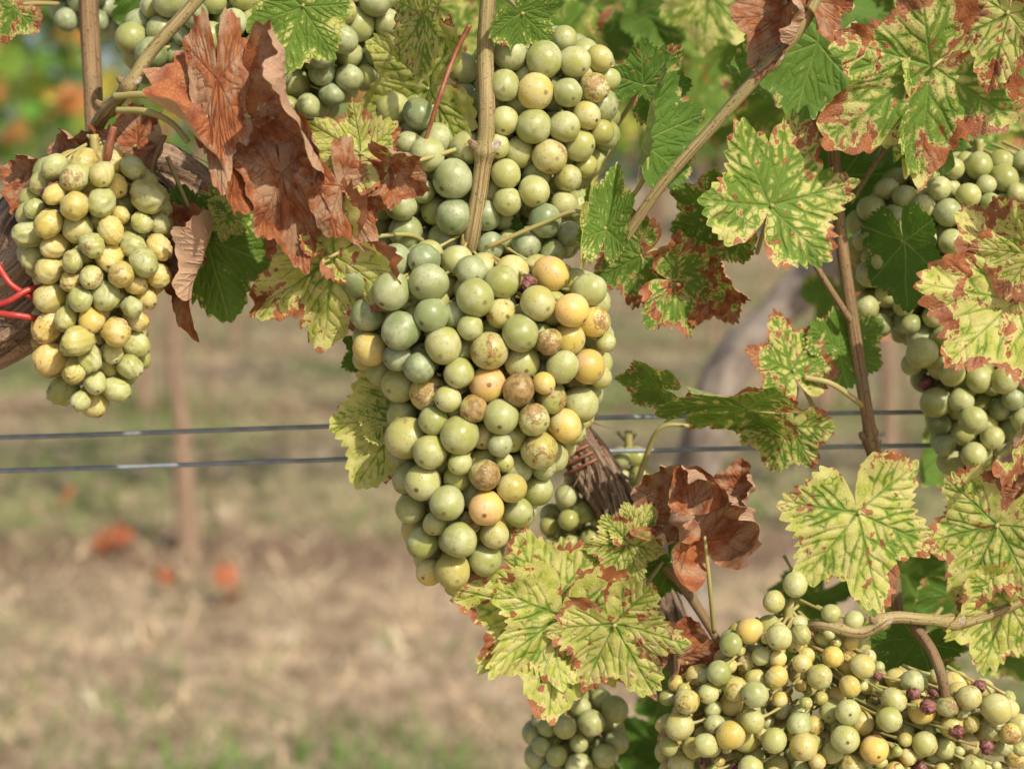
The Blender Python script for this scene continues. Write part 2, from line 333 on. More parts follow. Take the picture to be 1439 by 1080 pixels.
def cluster(name,poly,y,r,tmax,fixed=(),yel=(0.2,0.6),scab=(0.1,0.5),shr=0.0,elong=1.0,dens=0.70,sub=3,rv=(0.72,1.12),seed=1,darks=0.01):
    g=np.random.default_rng(seed); poly=np.asarray(poly,float)
    lo=poly.min(0);hi=poly.max(0)
    s=g.uniform(lo,hi,(6000,2)); ed=edge_dist(s,poly); s=s[ed>r*0.75]; ed=ed[ed>r*0.75]
    area=(hi-lo).prod()*len(s)/6000
    def T(e): q=np.clip((e-r*0.6)/(tmax*0.95),0,1); return tmax*np.sqrt(np.clip(1-(1-q)**2,0,1))+2
    N=int(dens*area*np.mean(2*T(ed)+r*1.1)/(4.19*(r*0.95)**3)); N=max(N,6)
    pts=np.column_stack([s[:N] if N<=len(s) else s[g.integers(0,len(s),N)],np.zeros(N)]); 
    pts[:,2]=g.uniform(-1,1,N)*T(edge_dist(pts[:,:2],poly))
    rad=r*g.uniform(rv[0],rv[1],N); ty=g.uniform(yel[0],yel[1],N); ts=g.uniform(scab[0],scab[1],N)
    sh=np.where(g.random(N)<darks,1.0,np.clip(g.normal(shr,0.14,N),0,0.7))
    nf=len(fixed)
    if nf:
        f=np.array([(a,b) for a,b,*_ in fixed],float); fe=edge_dist(f,poly)
        fp=np.column_stack([f,-T(np.maximum(fe,r*.7))-r*0.25]); pts=np.vstack([fp,pts]); rad=np.concatenate([[q[2] for q in fixed],rad])
        code={'g':(0.06,0.15,0),'n':(0.42,0.4,0),'y':(0.76,0.45,0),'o':(0.95,0.5,0),'b':(0.66,0.85,0.08),'d':(0.5,1.0,0.22),'x':(0.5,0.9,1.0),'s':(0.5,0.6,0)}  # 'g': green berries, shade of the left shoulder painted into their tint
        cc=[code[(q[3] if len(q)>3 else 'n')] for q in fixed]
        ty=np.concatenate([[c[0]+g.normal(0,.09) for c in cc],ty]); ts=np.concatenate([[c[1]+g.normal(0,.15) for c in cc],ts]); sh=np.concatenate([[c[2] for c in cc],sh])
    fx=np.zeros(len(pts),bool); fx[:nf]=True
    for it in range(140):
        d=pts[:,None,:]-pts[None,:,:]; D=np.linalg.norm(d,axis=2)+1e-6; np.fill_diagonal(D,1e9)
        ov=np.maximum((rad[:,None]+rad[None,:])*0.96-D,0)
        mv=(d/D[:,:,None]*ov[:,:,None]*0.32).sum(1)
        mv[fx,:2]*=0.04
        new=pts+mv
        e=edge_dist(new[:,:2],poly); bad=(e<rad*0.8)&~fx
        new[bad,:2]=pts[bad,:2]+(poly.mean(0)-pts[bad,:2])*0.02
        e=np.maximum(edge_dist(new[:,:2],poly),r*.7); t_=T(e)
        new[:,2]=np.clip(new[:,2],-t_-r*0.7*fx-2,t_)
        if nf:
            nx=np.linalg.norm(new[~fx][:,None,:2]-new[fx][None,:,:2],axis=2); j=nx.argmin(1); near=nx.min(1)<r*1.15
            z=new[~fx]; z[near,2]=np.maximum(z[near,2],new[:nf][j[near],2]+r*0.7); new[~fx]=z
        pts=new
    par_org=P(*poly.mean(0),y); par=empty(name,par_org); ac=Acc(); TV,TF=ICO[sub]; LV,LF_=ICO[2]
    st=Acc(); cen=[]
    for yy in np.linspace(lo[1]+r,hi[1]-r*1.5,6):
        sel=np.abs(pts[:,1]-yy)<r*2.5
        cen.append((pts[sel,0].mean() if sel.any() else poly[:,0].mean(),yy))
    cen=np.array(cen)
    for i,(a,b,z) in enumerate(pts):
        yy=y+z*S(y); c=P(a,b,yy); R=rad[i]*S(yy)
        cx=np.interp(b,cen[:,1],cen[:,0]); base=P(cx,b-r*0.9,y)
        out=c-base; out/=np.linalg.norm(out)+1e-9; out+=np.array([0,-0.1,-0.35]); out+=g.normal(0,0.25,3); out/=np.linalg.norm(out)
        BV,BF=(TV,TF) if (z<0 and (nf or shr>0.1)) else (LV,LF_)
        k=g.normal(0,1,(4,3))*np.array([1.5,1.5,2.5,3.5])[:,None]; ph=g.uniform(0,6.28,4)
        f=1+0.032*np.cos(BV@k[0]+ph[0])+0.018*np.cos(BV@k[2]+ph[2])
        if sh[i]>0.05:
            w=sh[i]; k2=g.normal(0,1,(3,3))*4.0
            f=f-w*0.13*np.abs(np.cos(BV@k2[0]+ph[1]))-w*0.12*np.abs(np.cos(BV@k2[1]+ph[3]))-w*0.10*np.cos(BV@k[1]+1)
            if w>0.9: f=f*0.8-0.10*np.abs(np.cos(BV@k2[2]*1.6))
        al=BV@out; V=BV*f[:,None]; V=V+np.outer(al*(elong*g.uniform(.95,1.11)-1),out)
        V=V*R+c; n=len(V)
        ac.add(V,BF,attrs=dict(bt=np.tile([ty[i],ts[i],g.random()],(n,1)),shr=np.full(n,sh[i]),apex=al))
        if z<tmax*0.3:
            p0=c-out*R*0.9; dr=base-p0; dr/=np.linalg.norm(dr)+1e-9; dr=(dr*0.6-out*0.8+np.array([0,0.3,0]))
            V2,F2,U2,_=tube_data([p0+out*R*0.1,p0+dr*0.003,p0+dr*0.009+np.array([0,.003,0])],[0.0012,0.0007,0.0010],7,5,ends=False); st.add(V2,F2,U2)
    ac.build("berries",GRAPE,parent=par)
    C=[P(a,b,y) for a,b in cen]; V2,F2,U2,_=tube_data([C[0]+np.array([0,0,0.012])]+C,[0.0022]*2+[0.0018]*(len(C)-1),30,7); st.add(V2,F2,U2)
    st.build("rachis",PETG,parent=par)
    return par
mainA=[(490,385),(540,345),(620,340),(700,362),(760,360),(855,392),(858,530),(825,605),(786,660),(748,725),(703,795),(668,838),(600,828),(572,760),(548,640),(550,560),(500,510)]
fixA=[(770,388,25,'o'),(740,397,17,'x'),(705,400,24,'n'),(673,422,27,'n'),(827,412,24,'n'),(754,430,25),(800,436,25,'y'),(705,444,22,'b'),(733,463,26),(831,447,23,'b'),(662,386,22,'g'),
(686,494,27,'b'),(733,506,25),(800,477,24,'y'),(768,480,20,'d'),(787,514,24),(825,513,25,'o'),(648,527,22),(681,545,26,'o'),(727,551,24,'d'),(605,556,27,'b'),(775,563,22,'b'),(665,577,21,'d'),(705,583,25),(747,592,24,'d'),(790,592,24,'y'),
(641,608,27),(680,612,20,'y'),(580,614,29),(612,630,25),(757,632,27,'b'),(646,648,17),(641,673,19),(682,671,24,'d'),(706,649,14,'b'),(718,684,22,'b'),(755,680,23),(598,672,26),(628,705,25),(581,716,23,'n'),(682,713,26,'o'),(726,718,21),
(690,746,21,'y'),(646,757,26),(598,760,24,'n'),(635,800,26,'b'),(681,779,24),(606,803,20,'y'),(664,816,19),(612,735,18),(662,735,18,'d'),
(512,396,25,'g'),(554,408,27,'g'),(602,408,28,'g'),(518,441,24,'g'),(566,463,27,'g'),(609,438,25,'g'),(523,490,25,'y'),(590,517,23,'g'),(623,478,26,'n'),(643,441,20,'g'),(558,500,20,'g'),(650,490,18),(660,455,18),
(560,370,24,'g'),(596,370,23,'g'),(616,590,22),(568,590,21),(630,560,20),(850,480,14),(765,540,16,'y'),(760,655,18),(700,620,18),(760,605,15),(640,580,18),(690,460,16)]
cluster("grape_cluster",mainA,0.0,24.5,78,fixed=fixA,yel=(0.15,0.7),scab=(0.2,0.75),seed=3)
mainB=[(645,90),(700,48),(800,40),(868,85),(866,200),(828,260),(835,370),(760,400),(690,390),(600,365),(520,360),(512,300),(530,150),(600,130),(640,150)]
fixB=[(765,88,25),(719,78,25),(710,120,22),(753,127,26,'b'),(805,88,22),(841,88,19),(791,57,18),(835,125,21,'b'),(797,130,20),(749,175,25,'n'),(793,180,22),(820,165,20),(842,180,18),(727,213,23),(772,216,25,'b'),(710,248,21),(750,266,22),(797,251,20,'b'),(790,288,19),(765,310,24,'g'),
(710,280,20),(657,100,22),(655,138,20,'g'),(740,340,21,'g'),(800,330,19,'g'),(775,355,20,'g'),(556,157,23,'n'),(592,163,23,'g'),(637,253,29,'g'),(640,304,26,'g'),(627,336,27,'g'),(683,300,22,'g'),(602,215,25,'g'),(545,350,22,'g'),(570,325,24,'g'),(690,345,20,'g'),(712,170,20),(700,205,18),(820,230,17),(565,290,22,'g')]
cluster("grape_cluster",mainB,0.03,23,70,fixed=fixB,yel=(0.1,0.5),scab=(0.1,0.7),seed=5)
C_=[(50,225),(110,212),(180,205),(237,275),(240,375),(205,450),(207,505),(158,585),(85,588),(45,490),(55,400),(22,350),(32,255)]
cluster("grape_cluster",C_,0.0,20.5,75,yel=(0.3,0.85),scab=(0.3,0.9),shr=0.48,elong=1.2,seed=8,dens=0.80,darks=0.015)
cluster("grape_cluster",[(160,50),(230,-30),(420,-50),(560,-40),(562,110),(500,135),(445,195),(390,200),(320,140),(200,130)],0.055,22,80,yel=(0.05,0.42),scab=(0.1,0.5),shr=0.05,seed=11)
cluster("grape_cluster",[(1188,310),(1250,240),(1340,215),(1490,210),(1500,470),(1300,475),(1235,490),(1195,430)],0.075,19,75,yel=(0.15,0.55),scab=(0.1,0.6),seed=13)
cluster("grape_cluster",[(1240,465),(1340,450),(1490,470),(1480,600),(1400,690),(1330,695),(1295,560)],0.07,20,70,yel=(0.1,0.5),scab=(0.1,0.6),seed=15)
fixF=[(1094,895,19,'y'),(1117,821,18,'n'),(1088,845,16,'y'),(1168,862,14),(1200,872,15),(1060,975,19,'n'),(1022,1033,21,'y'),(955,1020,21,'b'),(1130,1048,20,'y'),(1187,1038,21,'n'),(1229,1052,21,'o'),(1192,1000,19),(1152,950,19,'b'),(1250,1010,19),(1400,995,22,'n'),(1302,990,18,'x'),(1285,975,13,'x'),(1312,972,12,'x'),(1360,980,18,'b'),(1386,1050,17,'x'),(1378,965,13,'x'),(1057,1013,18),(965,985,19,'b'),(1028,905,17),(1010,945,18),(1345,1028,16,'x'),(1420,1030,16,'b'),(995,1045,18),(1088,1040,18)]
cluster("grape_cluster",[(925,965),(975,925),(1035,872),(1110,862),(1215,885),(1250,940),(1335,940),(1420,965),(1450,1010),(1440,1130),(915,1130)],-0.015,17.5,60,fixed=fixF,yel=(0.25,0.85),scab=(0.1,0.95),shr=0.14,rv=(0.42,1.14),dens=0.60,seed=17,darks=0.03)
cluster("grape_cluster",[(755,690),(820,650),(855,720),(835,810),(765,800)],0.075,17,45,yel=(0.3,0.55),seed=19)
cluster("grape_cluster",[(735,990),(800,960),(880,975),(885,1140),(745,1140)],0.06,18,55,yel=(0.2,0.5),seed=20)
cluster("grape_cluster",[(840,640),(900,620),(920,670),(880,700)],0.10,17,30,yel=(0.3,0.5),seed=23)
cluster("grape_cluster",[(60,-60),(170,-60),(170,50),(125,65),(80,45)],0.14,17,50,yel=(0.0,0.1),scab=(0.1,0.3),seed=21)
# ------------------------------------------------------------------ wood
trunk=empty("grapevine_trunk",P(400,400,0.06))
l=[(-200,400,0.05,70),(-60,430,0.045,74),(40,395,0.04,70),(120,290,0.05,58),(220,255,0.058,46),(340,320,0.062,38),(475,400,0.06,36),(640,500,0.065,32),(795,605,0.065,28),(855,695,0.065,27),(905,800,0.07,22),(950,900,0.075,20),(1010,1100,0.08,24),(1060,1500,0.1,32)]
tube_px("old_wood",l,BARK,n=460,seg=72,parent=trunk,rough=0.36,rf=2.4,fib=0.35)
ac=Acc(); pts,rr=pxpath(l); path=catmull(np.column_stack([pts,rr]),300)
for i in range(260):
    j=rng.integers(10,270); a=rng.uniform(0,2*math.pi); ln=int(rng.integers(4,15))
    seg=path[j:j+ln]; 
    if len(seg)<4: continue
    T=seg[-1,:3]-seg[0,:3]; T/=np.linalg.norm(T); u=np.cross(T,[0,1,0.1]); u/=np.linalg.norm(u); w=np.cross(T,u)
    lift=np.linspace(0,1,len(seg))**2*rng.uniform(0,0.009); V=[];wd=rng.uniform(0.0006,0.0020)
    for q,(s_,lf) in enumerate(zip(seg,lift)):
        a2=a+q*0.05; d=math.cos(a2)*u+math.sin(a2)*w; e=-math.sin(a2)*u+math.cos(a2)*w; c=s_[:3]+d*(s_[3]*1.12+lf)
        V+=[c-e*wd,c+d*0.0004,c+e*wd*(1-0.4*q/len(seg))]
    Fs=[]
    for q in range(len(seg)-1):
        for k in range(2): Fs.append((q*3+k,q*3+k+1,q*3+k+4,q*3+k+3))
    ac.add(np.array(V),Fs,uv=np.column_stack([np.tile([0,.02,.04],len(seg)),np.repeat(np.arange(len(seg))*0.004+i,3)]))
ac.build("bark_strips",BARK,parent=trunk)
te=empty("vine_tie",P(20,420,0.0))
for k,q in enumerate([[(-90,425,0.03,5),(-40,432,-.006,5),(5,441,-.012,5),(30,444,-.012,5),(55,449,-.004,5),(78,458,.03,5)],
  [(-60,430,0.02,4.5),(-20,430,-.01,4.5),(10,424,-.014,4.5),(36,409,-.012,4.5),(54,404,-.004,4.5),(75,400,.03,4.5)],
  [(-50,330,.01,4.5),(-10,362,-.008,4.5),(4,384,-.012,4.5),(16,400,-.013,4.5),(34,412,-.011,4.5),(50,420,-.006,4.5)]]):
    tube_px("strand_%d"%(k+1),q,RED,n=40,seg=8,parent=te)
te=empty("vine_tie",P(815,640,0.03))
for k in range(3):
    cx=812+k*6; cy=632+k*10
    o=[(cx+34*math.cos(a)*math.cos(.45),cy-34*math.cos(a)*math.sin(.45),0.065-0.0125*math.sin(a),2.2) for a in np.linspace(0,2*math.pi,15)]
    tube_px("loop_%d"%(k+1),o,PETR,n=60,seg=6,parent=te)
def cane(l,mat,nodes=(),n=90,rough=0.12,name="vine_cane"):
    p,r=pxpath(l); par=empty(name,p[0]); V,Fs,UV,C=tube_data(p,r,n,14,rough=rough,rf=1.5,nodes=nodes,seed=random.random()*50)
    mesh_obj("stem",V,Fs,mat,uv=UV,parent=par)
    for f in nodes:
        i=int(f*(n-1)); c=C[i]; R=np.interp(f,np.linspace(0,1,len(r)),r)
        for sgn in (-1,1):
            d=np.array([sgn*0.9,-0.35,0.3]); 
            V2,F2,U2,_=tube_data([c,c+d*R*1.3,c+d*R*2.0+np.array([0,0,R*0.4])],[R*0.7,R*0.62,R*0.28],12,9,rough=0.3,seed=f*9+sgn)
            mesh_obj("bud",V2,F2,CUT if sgn>0 else CANEB,uv=U2,parent=par)
cane([(690,-60,0.0,11),(682,60,0.0,11.5),(684,170,-0.005,12),(676,250,-0.002,12),(663,330,0.0,12),(652,385,0.015,11)],CANE,nodes=(0.5,))
cane([(1165,-50,0.0,9),(1130,30,0.0,9),(1070,100,0.0,9),(1000,180,0.005,8),(930,260,0.01,8),(862,358,0.02,7)],CANE,nodes=(0.36,))
cane([(300,-30,0.0,9),(268,10,0.0,9),(215,70,0.0,9),(178,125,0.0,9),(140,170,0.03,10),(120,230,0.055,10)],CANE,nodes=(0.58,0.72))
cane([(122,-50,0.08,13),(127,60,0.08,13),(133,170,0.07,13),(140,250,0.06,13)],CANEB)
cane([(1170,180,0.04,9),(1178,300,0.04,9),(1195,430,0.04,9),(1215,560,0.04,9),(1228,640,0.045,10),(1245,740,0.05,10),(1260,860,0.05,10)],CANEB,nodes=(0.62,))
cane([(1500,800,0.0,9),(1430,845,0.0,9),(1355,872,-0.005,9),(1300,870,-0.02,9),(1250,868,-0.025,9),(1210,888,-0.025,9),(1150,878,-0.02,8),(1120,900,0.0,6)],CANE,nodes=(0.33,0.62))
cane([(1285,880,-0.015,8),(1310,915,-0.03,8),(1325,960,-0.035,8),(1330,1020,-0.02,6)],CANEB,rough=0.2,n=40)
cane([(905,780,0.03,7),(950,812,0.02,8),(985,860,0.02,7),(1020,920,0.02,5)],CANEB,n=50)
cane([(1130,345,0.03,4),(1160,395,0.03,4.5),(1195,450,0.035,5)],CANEB,n=40)
cane([(1290,160,0.02,4),(1240,215,0.03,4),(1195,285,0.04,4)],CANEB,n=40)
cane([(660,35,0.0,4),(640,75,0.0,3.5),(618,135,-0.008,3.5),(600,190,-0.005,3),(588,230,0.0,3)],PETR,n=40,name="vine_tendril")
cane([(160,178,-0.01,5),(152,215,-0.01,6),(148,260,0.0,5)],PETR,n=30,name="vine_tendril")
cane([(232,190,0.0,3.5),(215,230,0.0,3.5),(212,270,0.0,3)],CANEB,n=30,name="vine_tendril")
cane([(160,135,0.0,5),(200,133,-0.006,5),(235,140,-0.01,5),(262,155,-0.015,4)],PETG,n=40,name="vine_tendril")
cane([(165,155,0.0,5),(205,157,-0.008,5),(240,172,-0.01,4),(265,200,-0.01,4)],PETG,n=40,name="vine_tendril")
cane([(1130,530,0.03,4),(1170,540,0.03,4),(1215,572,0.04,4)],PETG,n=30,name="vine_tendril")
cane([(985,600,0.05,3),(930,600,0.05,3),(905,650,0.06,4),(890,700,0.06,4)],PETG,n=30,name="vine_tendril")
# neighbour vine, its arm leaning behind
nt=empty("grapevine_trunk",P(1050,500,0.9))
tube_px("old_wood",[(1230,280,0.85,26),(1165,365,0.85,26),(1090,440,0.85,26),(1035,500,0.85,28),(1000,570,0.85,28),(975,680,0.87,30),(960,860,0.9,32),(955,1600,0.9,34)],plain("weathered_bark_mat",(0.18,0.15,0.13),(0.34,0.29,0.25),30,0.9),n=120,seg=24,parent=nt,rough=0.3)
# ------------------------------------------------------------------ wires
for a,b,y in (((-700,628),(2300,556),0.09),((-700,675),(2300,603),0.085)):
    p0=P(*a,y);p1=P(*b,y)
    q=[p0+(p1-p0)*t+np.array([0,0,-0.0015*math.sin(t*9)]) for t in np.linspace(0,1,9)]
    V,Fs,UV,_=tube_data(q,[0.0013]*9,160,8); mesh_obj("trellis_wire",V,Fs,WIRE)
# ------------------------------------------------------------------ foreground leaves
Lf=leaf
DRY=dict(v=4,name="dry_vine_leaf")
# upper right group
Lf(1085,288,0.01,152,68,pitch=-15,yaw=12,chl=0.66,nec=0.34,v=0,rip=0.06)
Lf(1150,60,0.05,130,200,pitch=10,chl=0.35,nec=0.1,v=2)
Lf(1310,95,0.0,175,215,pitch=-10,yaw=-15,chl=0.68,nec=0.50,v=3,rip=0.07,pet=[(1370,40,.01),(1400,-30,.02)])
Lf(1300,150,0.015,120,355,pitch=-45,chl=0.5,nec=0.2,v=1)
Lf(1415,20,-0.01,110,260,pitch=-10,yaw=25,chl=0.9,nec=0.54,v=0,rip=0.08)
Lf(1105,5,-0.005,105,262,yaw=45,pitch=-20,chl=0.8,nec=0.9,kx=3.0,ky=1.0,crum=0.07,sx=0.8,**DRY)
Lf(1140,-5,0.005,85,300,yaw=-30,chl=0.8,nec=0.85,kx=2.6,crum=0.07,sx=0.7,**DRY)
Lf(1430,420,-0.012,160,172,pitch=-8,yaw=10,chl=1.0,nec=0.50,v=1,rip=0.09,pet=[(1460,400,.0),(1500,380,.01)])
Lf(1450,360,-0.02,95,120,pitch=-8,yaw=-30,chl=1.0,nec=0.52,v=2,rip=0.09)
Lf(1450,600,-0.01,105,240,yaw=-45,chl=1.0,nec=0.60,v=1,rip=0.1,kx=1.2)
Lf(1440,690,0.0,60,250,yaw=30,chl=0.9,nec=0.92,kx=2.4,crum=0.08,**DRY)
Lf(1268,340,0.03,95,280,yaw=55,chl=0.1,nec=0.1,v=2)
Lf(1185,250,0.10,110,60,pitch=20,chl=0.1,nec=0.0,v=2)
Lf(1275,110,0.07,150,250,pitch=10,yaw=30,chl=0.15,nec=0.0,v=1)
Lf(910,200,0.01,115,80,yaw=58,pitch=-10,chl=0.2,nec=0.2,v=2,fold=0.5,pet=[(905,250,.015),(870,300,.025)])
Lf(905,120,0.03,80,50,yaw=30,chl=0.2,nec=0.3,v=1)
Lf(852,322,-0.016,90,80,yaw=-12,pitch=-10,chl=0.5,nec=0.12,v=2,fold=0.6,sx=0.66,pet=[(812,297,-.012),(760,315,-.008),(683,348,-0.003)],kx=0.1)
Lf(828,330,-0.014,80,85,yaw=66,pitch=5,chl=1.0,nec=0.1,v=2,sx=0.8,pet=False)
Lf(735,20,-0.005,70,320,pitch=-40,chl=0.4,nec=0.2,v=1)
Lf(590,20,-0.005,95,275,yaw=58,chl=0.85,nec=0.3,v=2)
Lf(425,10,-0.02,92,250,pitch=-5,yaw=-10,chl=0.58,nec=0.1,v=2,kx=-0.5,pet=[(440,-30,-.01),(450,-70,0)])
Lf(600,125,0.018,140,200,pitch=-40,yaw=10,chl=0.9,nec=0.2,v=3)
Lf(650,180,0.03,70,200,pitch=-25,chl=0.2,nec=0.1,v=1)
Lf(710,325,0.012,45,270,yaw=40,chl=0.1,nec=0,v=2)
# lower right leaves
Lf(1207,722,-0.02,155,283,pitch=-6,yaw=-6,chl=0.80,nec=0.32,v=0,rip=0.035,kx=-0.3,pet=[(1212,690,.0),(1220,650,.035)])
Lf(1400,740,-0.01,130,250,pitch=-8,yaw=18,chl=0.86,nec=0.36,v=3)
Lf(1420,850,-0.005,120,250,pitch=-8,yaw=-18,chl=0.88,nec=0.25,v=1)
Lf(1290,900,0.025,80,240,pitch=-25,chl=0.2,nec=0.2,v=1)
# lower centre
Lf(772,858,-0.01,152,165,pitch=8,yaw=8,chl=0.95,nec=0.41,v=0,rip=0.05,pet=[(800,830,.0),(850,780,.03)])
Lf(790,870,-0.016,152,262,pitch=-5,yaw=-15,chl=0.90,nec=0.31,v=3,rip=0.05,pet=False)
Lf(862,880,-0.022,128,300,pitch=-6,yaw=12,chl=0.94,nec=0.42,v=0,rip=0.06,pet=[(880,860,-.01),(930,790,.02)])
Lf(785,840,-0.002,95,85,pitch=-10,chl=0.84,nec=0.25,v=1,pet=False)
Lf(880,765,-0.012,72,240,pitch=-12,yaw=8,chl=0.88,nec=0.37,v=0,rip=0.06)
Lf(895,750,-0.008,55,60,pitch=-20,chl=0.84,nec=0.33,v=1,pet=False)
Lf(945,790,0.02,60,300,pitch=-10,chl=0.15,nec=0.1,v=1)
Lf(990,752,-0.015,105,112,pitch=-25,yaw=10,chl=0.85,nec=1.0,kx=2.9,ky=0.9,crum=0.08,pet=[(997,820,-.012),(1003,888,0.0)],**DRY)
Lf(955,715,-0.01,85,160,pitch=-35,yaw=10,chl=0.85,nec=1.0,kx=2.8,crum=0.08,pet=False,**DRY)
Lf(1035,690,-0.008,48,80,pitch=-15,yaw=-30,chl=0.85,nec=0.95,kx=2.8,crum=0.08,pet=False,**DRY)
Lf(965,930,0.0,62,80,yaw=30,chl=0.9,nec=0.9,kx=1.8,crum=0.07,**DRY)
Lf(925,900,-0.02,40,280,yaw=20,chl=0.9,nec=0.85,kx=1.4,**DRY)
# middle right
Lf(955,400,0.02,100,345,pitch=-30,yaw=10,chl=0.6,nec=0.52,v=0,rip=0.07,crum=0.05)
Lf(900,360,0.03,85,210,pitch=-20,chl=0.5,nec=0.5,v=1)
Lf(1000,400,0.025,70,300,yaw=40,chl=0.6,nec=0.7,v=1,kx=1.6,crum=0.05)
Lf(1050,575,0.016,140,174,pitch=-8,yaw=-66,chl=0.5,nec=0.38,v=1,rip=0.06,pet=[(1070,578,.02),(1110,580,.03)])
Lf(925,545,0.03,62,165,pitch=-20,yaw=-45,chl=0.5,nec=0.3,v=2,pet=False)
Lf(1115,520,0.03,92,110,pitch=-10,yaw=20,chl=0.7,nec=0.46,v=0)
Lf(1110,600,0.035,80,250,pitch=-20,chl=0.74,nec=0.34,v=1)
Lf(1180,490,0.04,75,30,pitch=-20,chl=0.4,nec=0.2,v=2)
Lf(1010,310,0.03,90,200,pitch=-40,chl=0.5,nec=0.3,v=1)
# left-centre dry group
Lf(352,165,-0.030,200,290,yaw=8,pitch=-12,chl=0.9,nec=0.90,kx=3.3,ky=-0.2,crum=0.07,rip=0.05,sx=0.68,pet=[(300,145,-.022),(245,140,-.012)],**DRY)
Lf(305,110,-0.036,165,272,yaw=-8,pitch=5,chl=0.9,nec=1.2,kx=-1.9,crum=0.035,rip=0.03,sx=0.42,pet=False,**DRY)
Lf(395,245,-0.026,145,283,yaw=10,pitch=-12,chl=0.9,nec=0.95,kx=2.8,crum=0.065,sx=0.55,pet=False,**DRY)
Lf(345,140,-0.022,62,70,yaw=-10,pitch=-30,chl=0.85,nec=0.5,v=1,kx=0.8,crum=0.05,pet=False,name="vine_leaf")
Lf(505,215,-0.028,88,150,pitch=-15,yaw=8,chl=0.95,nec=0.42,v=0,rip=0.08,crum=0.04,pet=[(560,230,-.02),(640,210,-0.0),(668,195,0)])
Lf(545,235,-0.030,66,330,yaw=20,chl=0.85,nec=0.80,kx=1.6,crum=0.07,pet=False,**DRY)
Lf(480,262,-0.034,105,295,yaw=-15,pitch=-10,chl=0.95,nec=1.25,kx=-1.5,crum=0.05,sx=0.8,pet=False,**DRY)
Lf(462,362,-0.024,172,212,pitch=-28,yaw=8,chl=1.0,nec=0.50,v=3,rip=0.09,crum=0.05,sx=0.75,pet=[(520,335,-.015),(575,330,-.0),(605,345,0.01)])
Lf(465,350,-0.016,65,40,pitch=-30,chl=0.95,nec=0.5,v=1,pet=False)
Lf(560,590,0.0,112,238,pitch=-8,yaw=15,chl=0.92,nec=0.2,v=2,kx=0.5,pet=[(570,570,.01),(600,540,.03)])
Lf(545,590,0.003,55,120,pitch=-20,yaw=15,chl=0.88,nec=0.2,v=2,pet=False)
Lf(520,500,0.03,50,200,chl=0.3,nec=0.2,v=1,pitch=-20)
Lf(545,515,0.03,45,280,chl=0.6,nec=0.2,v=1,pitch=-20)
Lf(285,335,0.02,118,288,pitch=-6,yaw=10,chl=0.35,nec=0.15,v=2,kx=-0.5,pet=[(260,280,.02),(235,220,.02)])
Lf(262,330,0.022,80,150,pitch=-6,yaw=15,chl=0.35,nec=0.1,v=2,pet=False)
Lf(268,355,-0.002,115,258,yaw=55,chl=0.9,nec=0.95,kx=2.4,crum=0.08,sx=0.8,**DRY)
Lf(320,300,0.005,45,260,yaw=30,chl=0.85,nec=0.2,v=1)
Lf(190,205,0.02,70,100,pitch=-25,chl=0.9,nec=0.88,kx=2.4,crum=0.08,**DRY)
Lf(110,222,0.025,60,160,pitch=-25,chl=0.9,nec=1.0,kx=2.4,crum=0.08,**DRY)
Lf(45,262,0.02,60,150,pitch=-25,chl=0.9,nec=1.0,kx=2.4,crum=0.08,**DRY)
Lf(20,10,0.05,60,200,chl=0.5,nec=0.5,v=1)
# filler foliage deeper in the same row
fil=Acc()
def filler(n,x0,x1,z0,z1,y0,y1,smin,smax,chl=(0.0,0.5),nec=(0,0.4)):
    for i in range(n):
        v=int(rng.integers(0,4)); t=tpl('lo',v); y=rng.uniform(y0,y1); org=P(rng.uniform(x0,x1),rng.uniform(z0,z1),y)
        V,_=leaf_geo(t,org,rng.uniform(smin,smax)*S(0),rng.uniform(200,340) if rng.random()<.8 else rng.uniform(0,360),rng.uniform(-50,20),rng.uniform(-50,50),kx=rng.uniform(-.8,.8),ky=rng.uniform(-.5,.8),rip=0.06,crum=0.03)
        fil.add(V,t['F'],uv=t['X'],attrs=dict(d1=t['d1'],d2=t['d2'],rim=t['rim'],lp=np.tile([rng.uniform(*chl),rng.uniform(*nec),rng.random()],(len(V),1))))
filler(26,470,1000,-90,60,0.14,0.5,80,140,(0.3,0.85),(0,0.3))
filler(50,880,1520,-90,190,0.18,0.7,90,150,(0.2,0.75),(0,0.35))
filler(16,1180,1520,160,420,0.15,0.45,90,140,(0.1,0.5),(0,0.8))
filler(14,1300,1560,480,760,0.16,0.35,90,130,(0.1,0.5),(0,0.4))
filler(20,1110,1560,760,900,0.06,0.25,80,120,(0.1,0.6),(0,0.3))
filler(12,950,1300,920,1150,0.08,0.2,80,120,(0,0.5),(0,0.3))
filler(8,720,960,1040,1200,0.08,0.2,80,120,(0,0.5),(0,0.3))
filler(10,180,560,-130,-20,0.12,0.4,90,140,(0,0.4),(0,0.3))
fil.build("vine_foliage",LEAF)
